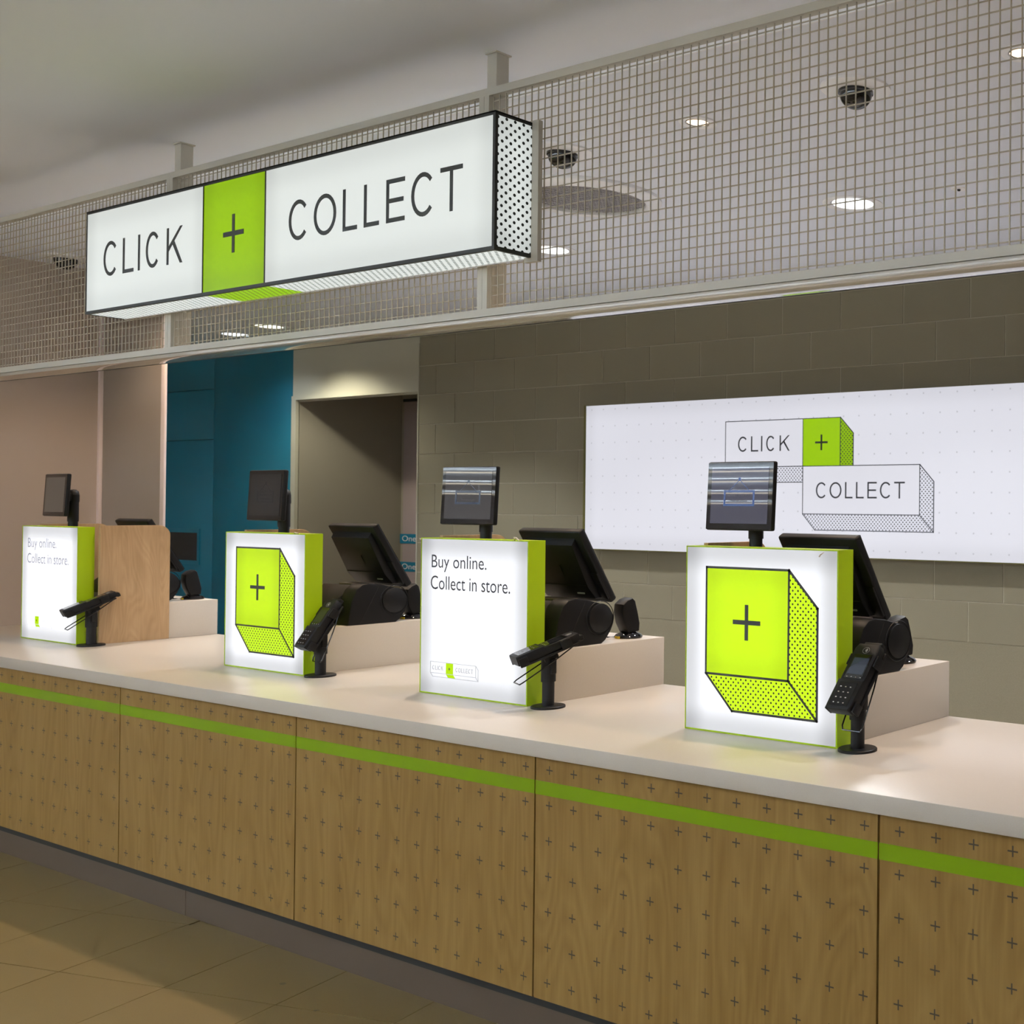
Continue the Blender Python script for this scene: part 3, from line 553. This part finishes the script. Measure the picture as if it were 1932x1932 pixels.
# ------------------------------------------------------------------ customer displays on poles
def customer_display(X, yaw, label, scr, art):
    t = thing('customer_display', label, 'customer display', (X, 2.778, 1.07), 0, 'pole displays above the lit boxes')
    obj('base', BM(lambda b: cyl(b, (0, 0, 0), 0.045, 0.008, 32)), M['blackmetal'], t, True)
    obj('pole', BM(lambda b: (cyl(b, (0, 0, 0.008), 0.0205, 0.40, 28), cyl(b, (0, 0, 0.40), 0.0235, 0.10, 28))), M['blackmetal'], t, True)
    obj('hinge', BM(lambda b: (cyl(b, (0, 0, 0.50), 0.0255, 0.035, 28), lathe(b, [(0.0255, 0.535), (0.022, 0.553), (0.012, 0.562), (0, 0.564)], 24), box(b, (-0.02, -0.055, 0.503), (0.02, 0, 0.545), 0.006))), M['black'], t, True)
    Mx = Matrix.Translation((0, -0.055, 0.533)) @ Matrix.Rotation(yaw, 4, 'Z') @ Matrix.Rotation(math.radians(-3.0), 4, 'X')
    def hous(b):
        box(b, (-0.1375, -0.022, -0.107), (0.1375, -0.004, 0.107), 0.006, 3); box(b, (-0.10, -0.006, -0.075), (0.10, 0.008, 0.075), 0.006)
        bmesh.ops.transform(b, matrix=Mx, verts=b.verts)
    obj('housing', BM(hous), M['black'], t, True)
    def flat(x0, x1, z0, z1, y0, y1):
        b = bmesh.new(); box(b, (x0, y0, z0), (x1, y1, z1)); bmesh.ops.transform(b, matrix=Mx, verts=b.verts); return b
    obj('bezel_glass', flat(-0.135, 0.135, -0.104, 0.104, -0.0226, -0.0218), M['blackgloss'], t)
    sm = mat('display_screen', (0.01, 0.01, 0.012), 0.015, emit=scr, es=1.0, spec=0.6); sc = obj('screen', flat(-0.118, 0.118, -0.086, 0.089, -0.0234, -0.0224), sm, t)  # emission also stands in for the grey veil of reflections
    me = textmesh('monitor', -0.024, 0.024, -0.099, -0.093, -0.0228)
    bpy.data.meshes.remove(me)
    if art:
        fr, txt = art
        FR = mat('display_blue', (0.01, 0.02, 0.03), 0.1, emit=fr, es=1.0); TX = mat('display_text', (0.01, 0.01, 0.01), 0.1, emit=txt, es=1.0)
        b = bmesh.new(); ringframe(b, -0.064, 0.064, -0.032, 0.018, 0.0075, -0.0238, -0.0233); strip(b, (-0.042, 0.016), (0, 0.05), 0.0016, -0.0238, -0.0233); strip(b, (0, 0.05), (0.042, 0.016), 0.0016, -0.0238, -0.0233); arc(b, 0, 0.052, 0.0028, 0.0035, 0, 360, 0.005, -0.0238, -0.0233, 12)
        bmesh.ops.transform(b, matrix=Mx, verts=b.verts); obj('closed_sign_icon', b, FR, sc)
        for s_, za, zb, hw in (('Sorry Till is Closed', -0.003, 0.0055, 0.045), ('Please see assistant', -0.018, -0.0115, 0.034)):
            me = textmesh(s_, -hw, hw, za, zb, -0.0238, 0.0); me.transform(Mx); obj('lettering', me, TX, sc)['kind'] = 'stuff'
    return t
customer_display(-2.475, math.radians(-1), 'pole display with grey-blue screen and blue hanging-sign icon, above the nearest lit box', lin((72, 72, 86)), (lin((30, 62, 120)), lin((45, 45, 60))))
customer_display(-3.787, math.radians(5), 'pole display with light streaks across its screen, above the box with dark letters', lin((62, 61, 62)), (lin((38, 48, 68)), lin((45, 42, 48))))
customer_display(-5.12, math.radians(-1), 'pole display with near-black screen in front of the teal wall', lin((24, 22, 22)), (lin((19, 18, 19)), lin((32, 31, 33))))
customer_display(-7.03, math.radians(-3), 'pole display with blank brownish-grey screen, leftmost', lin((64, 59, 53)), None)

# ------------------------------------------------------------------ tills (seen from behind)
BODY = [(0, 0), (.208, 0), (.226, .012), (.250, .045), (.262, .072), (.263, .098), (.248, .122), (.225, .136), (.20, .147), (.14, .163), (.09, .170), (.06, .166), (.035, .145), (.015, .10)]
def till():
    t = thing('till', 'till', 'till', (0, 0, 0), 0, 'black touchscreen tills')
    obj('base_pod', BM(lambda b: prism(b, BODY, 0, -0.085, 0, 0.006)), M['black'], t, True)
    pod = [(.02, 0.004), (.20, 0.004), (.245, .06), (.23, .12), (.14, .155), (.07, .160), (-.02, .085), (-.035, .055), (.0, .03)]
    obj('printer_body', BM(lambda b: prism(b, pod, 0, -0.30, -0.083, 0.006)), M['black'], t, True)
    My = Matrix.Translation((0.0, .198, .094)) @ Matrix.Rotation(PI / 2, 4, 'Y')
    obj('side_disc', BM(lambda b: (lathe(b, [(0, 0.0), (0.052, 0.0), (0.052, 0.0035), (0.050, 0.005), (0, 0.005)], 48, My), lathe(b, [(0.060, 0.0), (0.0615, 0.0022), (0.063, 0.0)], 48, My))), M['blackmetal'], t, True)
    obj('seam', BM(lambda b: tube(b, [(0.0002, .05, 0.002), (0.0002, .13, .155)], 0.0009, 6)), M['rubber'], t)
    obj('paper_slot', BM(lambda b: box(b, (-0.22, .09, .155), (-0.06, .15, .166), 0.002)), mat('slot_edge', (0.12, 0.10, 0.10), 0.3), t, True)
    # screen: leans, top toward the customer
    a = math.atan2(.154, .262); Ms = Matrix.Translation((0, .288, .157)) @ Matrix.Rotation(a, 4, 'X')
    def T(f):
        b = bmesh.new(); f(b); bmesh.ops.transform(b, matrix=Ms, verts=b.verts); return b
    w_ = 0.328; x1 = -0.015
    obj('screen_frame', T(lambda b: box(b, (x1 - w_, -0.028, 0), (x1, 0.0, 0.305), 0.007, 3)), M['black'], t, True)
    obj('screen_glass', T(lambda b: box(b, (x1 - w_ + 0.004, 0.0, 0.004), (x1 - 0.004, 0.0015, 0.301))), M['blackgloss'], t)
    obj('screen_back', T(lambda b: prism(b, [(-0.026, 0.02), (-0.055, 0.035), (-0.066, 0.09), (-0.052, 0.262), (-0.026, 0.278)], 0, x1 - w_ + 0.025, x1 - 0.035, 0.005)), M['black'], t, True)
    obj('back_seam', T(lambda b: (box(b, (x1 - w_ + 0.03, -0.0665, 0.098), (x1 - 0.04, -0.063, 0.100)), box(b, (x1 - 0.14, -0.0625, 0.10), (x1 - 0.139, -0.059, 0.18)))), M['rubber'], t)
    obj('side_cover', T(lambda b: box(b, (x1 - 0.045, -0.034, 0.02), (x1 - 0.001, -0.026, 0.13), 0.003)), M['blackmetal'], t, True)
    obj('badge', T(lambda b: box(b, (x1 - 0.105, -0.0675, 0.062), (x1 - 0.068, -0.0645, 0.067))), M['key'], t)
    return t
t0 = till()
TILLS = [((-2.035, 2.715, 1.07), -4, 'black till seen from behind, against the glowing wall panel, nearest'), ((-3.335, 2.72, 1.07), 0, 'black till seen from behind, between the two right-hand lit boxes'), ((-4.668, 2.79, 1.07), 0, 'black till seen from behind in front of the doorway'), ((-6.55, 2.79, 1.07), 0, 'black till mostly hidden by the birch side screen, leftmost')]
for i, (l, rz, lb) in enumerate(TILLS):
    o = t0 if i == 0 else copy_tree(t0); o.location = l; o.rotation_euler = (0, 0, math.radians(rz)); o['label'] = lb
    if i == 0: t0_parts = [c for c in bpy.data.objects if c.parent == t0]
for c in t0_parts:      # the nearest till has its screen slid sideways on its foot
    if c.name.split('.')[0] in ('screen_frame', 'screen_glass', 'screen_back', 'back_seam', 'side_cover', 'badge'): c.location = (-0.075, -0.01, 0)

def scanner():
    t = thing('barcode_scanner', 's', 'scanner', (0, 0, 0), 0, 'presentation scanners on the risers')
    obj('base', BM(lambda b: lathe(b, [(0, 0), (0.050, 0), (0.052, 0.006), (0.046, 0.014), (0.028, 0.022), (0.02, 0.032), (0, 0.033)], 32)), M['blackgloss'], t, True)
    Mh = Matrix.Translation((0, 0, 0.022)) @ Matrix.Rotation(math.radians(7), 4, 'X')
    prof = [(-0.020, 0.0), (0.028, 0.0), (0.034, 0.03), (0.030, 0.075), (0.024, 0.118), (0.014, 0.13), (-0.010, 0.126), (-0.030, 0.112), (-0.037, 0.08), (-0.034, 0.04)]
    b = bmesh.new(); prism(b, prof, 0, -0.034, 0.034, 0.010); bmesh.ops.transform(b, matrix=Mh, verts=b.verts); obj('head', b, M['black'], t, True)
    b = bmesh.new(); box(b, (-0.024, 0.031, 0.03), (0.024, 0.0345, 0.105), 0.003); bmesh.ops.transform(b, matrix=Mh @ Matrix.Rotation(math.radians(7), 4, 'X'), verts=b.verts); obj('window', b, M['blackgloss'], t, True)
    obj('sticker', BM(lambda b: box(b, (-0.01, -0.0515, 0.001), (0.018, -0.045, 0.009))), M['yellow'], t)
    obj('cable', BM(lambda b: tube(b, [(-0.01, -0.045, 0.006), (-0.03, -0.07, 0.005), (-0.07, -0.085, 0.004), (-0.10, -0.05, 0.004)], 0.0025, 8)), M['rubber'], t, True)
    return t
s0 = scanner()
for i, (l, rz, lb) in enumerate([((-2.135, 3.09, 1.07), -20, 'black scanner half hidden behind the nearest till'), ((-3.405, 3.115, 1.07), -10, 'black scanner with yellow sticker beside the till of the dark-lettered box'), ((-4.765, 3.135, 1.07), 0, 'black scanner just left of the dark-lettered lit box'), ((-6.62, 3.14, 1.07), -5, 'black scanner in front of the teal wall, leftmost')]):
    o = s0 if i == 0 else copy_tree(s0); o.location = l; o.rotation_euler = (0, 0, math.radians(rz)); o['label'] = lb

# ------------------------------------------------------------------ card terminals on poles
def card_terminal(X, Y, alpha, tilt, label, lit, col):
    t = thing('card_terminal', label, 'card terminal', (X, Y, 0.89), 0, 'card terminals on black poles')
    obj('base_disc', BM(lambda b: lathe(b, [(0, 0), (0.055, 0), (0.055, 0.006), (0.053, 0.008), (0, 0.008)], 48)), M['blackmetal'], t, True)
    obj('pole', BM(lambda b: cyl(b, (0, 0, 0.008), 0.0195, 0.11, 32)), M['blackmetal'], t, True)
    obj('sleeve', BM(lambda b: (cyl(b, (0, 0, 0.088), 0.0235, 0.090, 32), box(b, (0.016, -0.010, 0.115), (0.0285, 0.010, 0.165), 0.002), cyl(b, (0, 0, 0.178), 0.020, 0.012, 24, 0.012))), M['black'], t, True)
    al, ti = math.radians(alpha), math.radians(tilt)
    u = Vector((-math.sin(al), -math.cos(al), 0)); Wd = Vector((math.cos(al), -math.sin(al), 0))
    Lx = (-u * math.cos(ti) + Vector((0, 0, math.sin(ti)))).normalized(); N = Wd.cross(Lx).normalized()
    if N.z < 0: N = -N
    c = Vector((0, 0, 0.205)) + u * 0.012
    Mx = Matrix(((Wd.x, Lx.x, N.x, c.x), (Wd.y, Lx.y, N.y, c.y), (Wd.z, Lx.z, N.z, c.z), (0, 0, 0, 1))) @ Matrix.Scale(1.07, 4)
    def T(f, sm=True, m=M['black'], name='part', par=t):
        b = bmesh.new(); f(b); bmesh.ops.transform(b, matrix=Mx, verts=b.verts); return obj(name, b, m, par, sm)
    body = T(lambda b: (prism(b, [(-0.040, -0.020), (0.040, -0.020), (0.042, 0.0), (0.042, 0.085), (0.034, 0.100), (-0.034, 0.100), (-0.042, 0.085), (-0.042, 0.0)], 2, -0.018, 0.008, 0.004)), name='terminal_body')
    T(lambda b: prism(b, [(-0.036, -0.100), (0.036, -0.100), (0.042, -0.088), (0.043, -0.012), (-0.043, -0.012), (-0.042, -0.088)], 2, -0.020, 0.0128, 0.004), name='keypad_housing', par=t)
    T(lambda b: box(b, (-0.030, -0.006, 0.008), (0.030, 0.066, 0.0087)), False, M['blackgloss'], 'screen_glass')
    sm = mat('terminal_screen', (0.01, 0.01, 0.012), 0.05, emit=col, es=1.0)
    T(lambda b: box(b, (-0.026, 0.006, 0.0087), (0.026, 0.055, 0.0092)), False, sm, 'screen')
    T(lambda b: box(b, (-0.030, -0.090, 0.013), (0.030, -0.022, 0.0137)), False, M['blackgloss'], 'keypad')
    kb = lambda b: [box(b, (-0.020 + i * 0.0165 - 0.0018, -0.082 + j * 0.0155 - 0.0012, 0.0137), (-0.020 + i * 0.0165 + 0.0028, -0.082 + j * 0.0155 + 0.0012, 0.0141)) for i in range(3) for j in range(4)]
    T(kb, False, M['key'], 'key_marks')['kind'] = 'stuff'
    T(lambda b: [box(b, (-0.024 + i * 0.0155, -0.0035, 0.0087), (-0.020 + i * 0.0155, -0.0015, 0.0090)) for i in range(4)], False, M['key'], 'function_marks')
    def sym(b):
        for r in (0.003, 0.0055, 0.008):
            for k in range(8):
                a0, a1 = [math.radians(-45 + 90 * (k + q) / 8) for q in (0, 1)]
                prism(b, [(-0.004 + (r - .0005) * math.cos(a0), 0.079 + (r - .0005) * math.sin(a0)), (-0.004 + (r + .0005) * math.cos(a0), 0.079 + (r + .0005) * math.sin(a0)), (-0.004 + (r + .0005) * math.cos(a1), 0.079 + (r + .0005) * math.sin(a1)), (-0.004 + (r - .0005) * math.cos(a1), 0.079 + (r - .0005) * math.sin(a1))], 2, 0.008, 0.0086)
        tube(b, [(0.011 * math.cos(2 * PI * k / 20), 0.079 + 0.009 * math.sin(2 * PI * k / 20), 0.0083) for k in range(20)], 0.0004, 4, True)
    T(sym, False, M['key'], 'contactless_symbol')
    T(lambda b: (box(b, (-0.047, -0.092, -0.025), (0.047, 0.09, -0.018), 0.002), box(b, (-0.049, -0.098, -0.024), (-0.043, -0.070, 0.004), 0.0015), box(b, (0.043, -0.098, -0.024), (0.049, -0.070, 0.004), 0.0015), box(b, (-0.049, 0.035, -0.024), (-0.043, 0.068, 0.006), 0.0015), box(b, (0.043, 0.035, -0.024), (0.049, 0.068, 0.006), 0.0015), box(b, (-0.02, -0.02, -0.045), (0.02, 0.025, -0.022), 0.004)), name='cradle')
    T(lambda b: box(b, (-0.030, 0.098, -0.022), (0.030, 0.112, -0.004), 0.003), name='cradle_head')
    def loop(b):
        pts = [(-0.030, 0.085, -0.024), (-0.033, 0.0, -0.047), (-0.035, -0.105, -0.070), (-0.030, -0.116, -0.073), (0.030, -0.116, -0.073), (0.035, -0.105, -0.070), (0.033, 0.0, -0.047), (0.030, 0.085, -0.024)]
        tube(b, pts, 0.0021, 8)
    T(loop, name='wire_handle', m=M['blackgloss'])
    return t
card_terminal(-1.950, 2.615, 5, 52, 'card terminal on a pole with a lit bluish screen, right of the nearest lit box', True, lin((40, 48, 60)))
card_terminal(-3.250, 2.628, 22, 20, 'card terminal turned left on a pole, beside the box with dark letters', False, lin((14, 14, 15)))
card_terminal(-4.588, 2.635, 5, 57, 'card terminal with dark screen facing the camera, beside the box before the teal wall', False, lin((22, 21, 21)))
card_terminal(-6.452, 2.628, 12, 24, 'card terminal turned left on a pole, in front of the birch side screen', False, lin((30, 28, 28)))
# loose cables behind the till near the doorway
tag(obj('cable', BM(lambda b: tube(b, [(-5.06, 2.715, 1.073), (-5.04, 2.71, 1.085), (-5.01, 2.71, 1.108), (-4.985, 2.715, 1.112), (-4.965, 2.72, 1.09), (-4.95, 2.73, 1.073)], 0.003, 8)), M['rubber'], None, True), 'black cable looping behind the till in front of the doorway', 'cable')

# ------------------------------------------------------------------ ceiling fittings
def lamp(name, kind, loc, power, col, size, parent=None, angle=150, blend=0.9, rot=(0, 0, 0)):
    d = bpy.data.lights.new(name, kind); d.energy = power; d.color = col
    if kind == 'SPOT': d.spot_size = math.radians(angle); d.spot_blend = blend; d.shadow_soft_size = size
    o = bpy.data.objects.new(name, d); C.objects.link(o); o.location = loc; o.rotation_euler = rot
    if parent: o.parent = parent
    return o
def downlight(x, y, label, cool=(0.96, 0.97, 1.0), p=None, r=0.098, on=True, angle=112):
    t = thing('downlight', label, 'downlight', (x * 0.974, y * 0.974, H_IN), 0, 'white downlights behind the counter')
    obj('ring', BM(lambda b: lathe(b, [(r, 0.002), (r + 0.002, -0.004), (r + 0.026, -0.007), (r + 0.034, -0.004), (r + 0.034, 0.0), (r, 0.002)], 48)), M['white'], t, True)
    obj('reflector', BM(lambda b: lathe(b, [(r, 0.0), (r * 0.97, -0.0015), (r * 0.86, -0.001), (r * 0.86, 0.0)], 48)), M['chrome'], t, True)
    obj('lens', BM(lambda b: lathe(b, [(0, -0.002), (r * 0.93, -0.002), (r * 0.93, 0.0), (0, 0.0)], 40)), mat('downlight_lens', (0.8, 0.8, 0.8), 0.3, emit=cool, es=2.6), t, True)
    lamp('lamp', 'SPOT', (0, 0, -0.012), p if p is not None else P_DOWN, cool, r * 0.8, t, angle=angle, blend=0.45)
for x, lb in ((-3.17, 'round white downlight glowing through the mesh, right of the vent'), (-5.19, 'round white downlight at the sign\'s lower right corner'), (-7.21, 'round white downlight hidden by the left of the sign'), (-1.15, 'round white downlight beyond the right edge')):
    downlight(x, 4.18, lb)
downlight(-9.40, 4.97, 'pale yellow downlight seen under the green part of the sign', (1.0, 0.95, 0.76), 115, angle=140)
downlight(-10.10, 5.08, 'bluish white downlight seen under the green part of the sign', (0.80, 0.90, 1.0), 16, angle=140)
def gimbal(x, y, label, p=None, col=(1.0, 0.74, 0.50)):
    t = thing('gimbal_spotlight', label, 'spotlight', (x * 0.974, y * 0.974, H_IN), 0, 'warm spotlights above the counter'); r = 0.043
    obj('ring', BM(lambda b: lathe(b, [(r, 0.0), (r + 0.001, -0.005), (r + 0.018, -0.007), (r + 0.022, -0.005), (r + 0.022, 0.0), (r, 0.0)], 40)), M['white'], t, True)
    obj('bezel', BM(lambda b: lathe(b, [(r, -0.001), (r * 0.9, -0.006), (r * 0.84, -0.001)], 40)), M['chrome'], t, True)
    obj('lens', BM(lambda b: lathe(b, [(0, -0.003), (r * 0.84, -0.003), (r * 0.84, 0.0), (0, 0.0)], 32)), mat('gimbal_lens', (0.8, 0.8, 0.8), 0.3, emit=(1.0, 0.72, 0.48), es=3.2), t, True)
    lamp('lamp', 'SPOT', (0, 0, -0.012), p or P_GIMB, col, 0.035, t, angle=125, blend=0.6)
for x, lb in ((-1.667, 'small warm spotlight at the right edge of the ceiling'), (-2.99, 'small warm spotlight glowing through the mesh between the dome cameras'), (-4.31, 'small warm spotlight hidden above the right of the sign'), (-5.63, 'small warm spotlight hidden above the middle of the sign'), (-6.95, 'small warm spotlight hidden above the left of the sign')):
    gimbal(x, 3.03, lb, *((56, (1.0, 0.64, 0.38)) if x > -2 else ()))
for x, lb in ((-2.29, 'black dome camera on a white ring, nearest, right of the warm spotlight'), (-3.70, 'black dome camera on a white ring above the round vent'), (-7.80, 'black dome camera by the left wall, seen left of the sign')):
    t = thing('dome_camera', lb, 'dome camera', (x * 0.974, 2.951, H_IN), 0, 'ceiling dome cameras')
    obj('ring', BM(lambda b: lathe(b, [(0.112, 0), (0.112, -0.007), (0.095, -0.010), (0.062, -0.012), (0.05, -0.012), (0.05, 0)], 48)), M['white'], t, True)
    obj('dome', BM(lambda b: lathe(b, [(0.056, -0.010), (0.056, -0.02)] + [(0.052 * math.cos(a), -0.022 - 0.046 * math.sin(a)) for a in [k * PI / 16 for k in range(9)]], 40)), M['blackgloss'], t, True)
t = thing('ceiling_vent', 'large round grey-meshed ceiling vent beside the right end of the sign', 'vent', (-4.032, 3.43, H_IN))
obj('ring', BM(lambda b: lathe(b, [(0.245, 0), (0.246, -0.024), (0.252, -0.028), (0.300, -0.022), (0.312, -0.013), (0.312, 0.0)], 64)), M['white'], t, True)
obj('backing', BM(lambda b: lathe(b, [(0, -0.001), (0.246, -0.001), (0.246, 0.0), (0, 0.0)], 48)), mat('vent_dark', (0.05, 0.05, 0.055), 0.8), t)
def vent(b):
    n = 26; p = 0.49 / n
    for i in range(n + 1):
        c = -0.245 + i * p; h = math.sqrt(max(0, 0.245 ** 2 - c * c))
        if h > 0.02: box(b, (c - 0.0032, -h, -0.010), (c + 0.0032, h, -0.006)); box(b, (-h, c - 0.0032, -0.0115), (h, c + 0.0032, -0.0075))
o = obj('grille', BM(vent), M['grille'], t); o['kind'] = 'stuff'
t = thing('sprinkler_cover', 'tiny round ceiling cover right of the white downlight', 'sprinkler cover', (-2.55, 4.09, H_IN))
obj('plate', BM(lambda b: lathe(b, [(0, -0.004), (0.03, -0.004), (0.034, 0.0), (0, 0)], 32)), M['white'], t, True)
obj('tip', BM(lambda b: lathe(b, [(0, -0.012), (0.006, -0.010), (0.008, -0.004)], 16)), M['blackmetal'], t, True)
# linear lamps over the shop floor, behind and left of the camera; the tills' screens mirror them
n_ = 0
for y, xa, xb, col in ((-0.6, -14, -9.2, (1.0, .90, .72)), (-0.6, -6.4, 1.5, (1.0, .90, .72)), (-2.0, -15.5, -1.0, (1.0, .93, .80)), (-2.9, -15.5, -4.0, (1.0, .90, .72)), (-3.6, -15.5, 2.5, (1.0, .90, .75)), (-4.4, -13.0, 2.5, (1.0, .88, .66)), (-5.5, -15.5, 2.5, (1.0, .88, .66)), (-6.7, -15.5, 2.5, (1.0, .88, .66))):
    n_ += 1
    t = thing('linear_lamp', 'long pendant lamp over the shop floor, %s' % ['nearest the counter, at its far left end', 'nearest the counter, above the camera', 'second row out', 'third row out, short', 'fourth row out', 'fifth row out', 'sixth row out', 'farthest from the counter'][n_ - 1], 'ceiling lamp', (xa, y, H_CEIL - 0.30), 0, 'linear lamps over the shop floor')
    bx('body', (0, -0.04, -0.03), (xb - xa, 0.04, 0.0), M['white'], t)
    bx('diffuser', (0.01, -0.019, -0.033), (xb - xa - 0.01, 0.019, -0.03), mat('strip_diffuser', (0.8, 0.8, 0.8), 0.4, emit=col, es=E_STRIP), t)
    bx('added_uplight', (0.01, -0.034, 0.0), (xb - xa - 0.01, 0.034, 0.003), mat('added_strip_uplight', (0.8, 0.8, 0.8), 0.4, emit=(0.80, 0.92, 1.0), es=E_UP), t)  # glowing top side added to light the ceiling
    k = 0.4
    while k < xb - xa:
        obj('suspension_wire', BM(lambda b: cyl(b, (k, 0, 0.003), 0.0012, 0.296, 6)), M['white'], t); k += 2.2
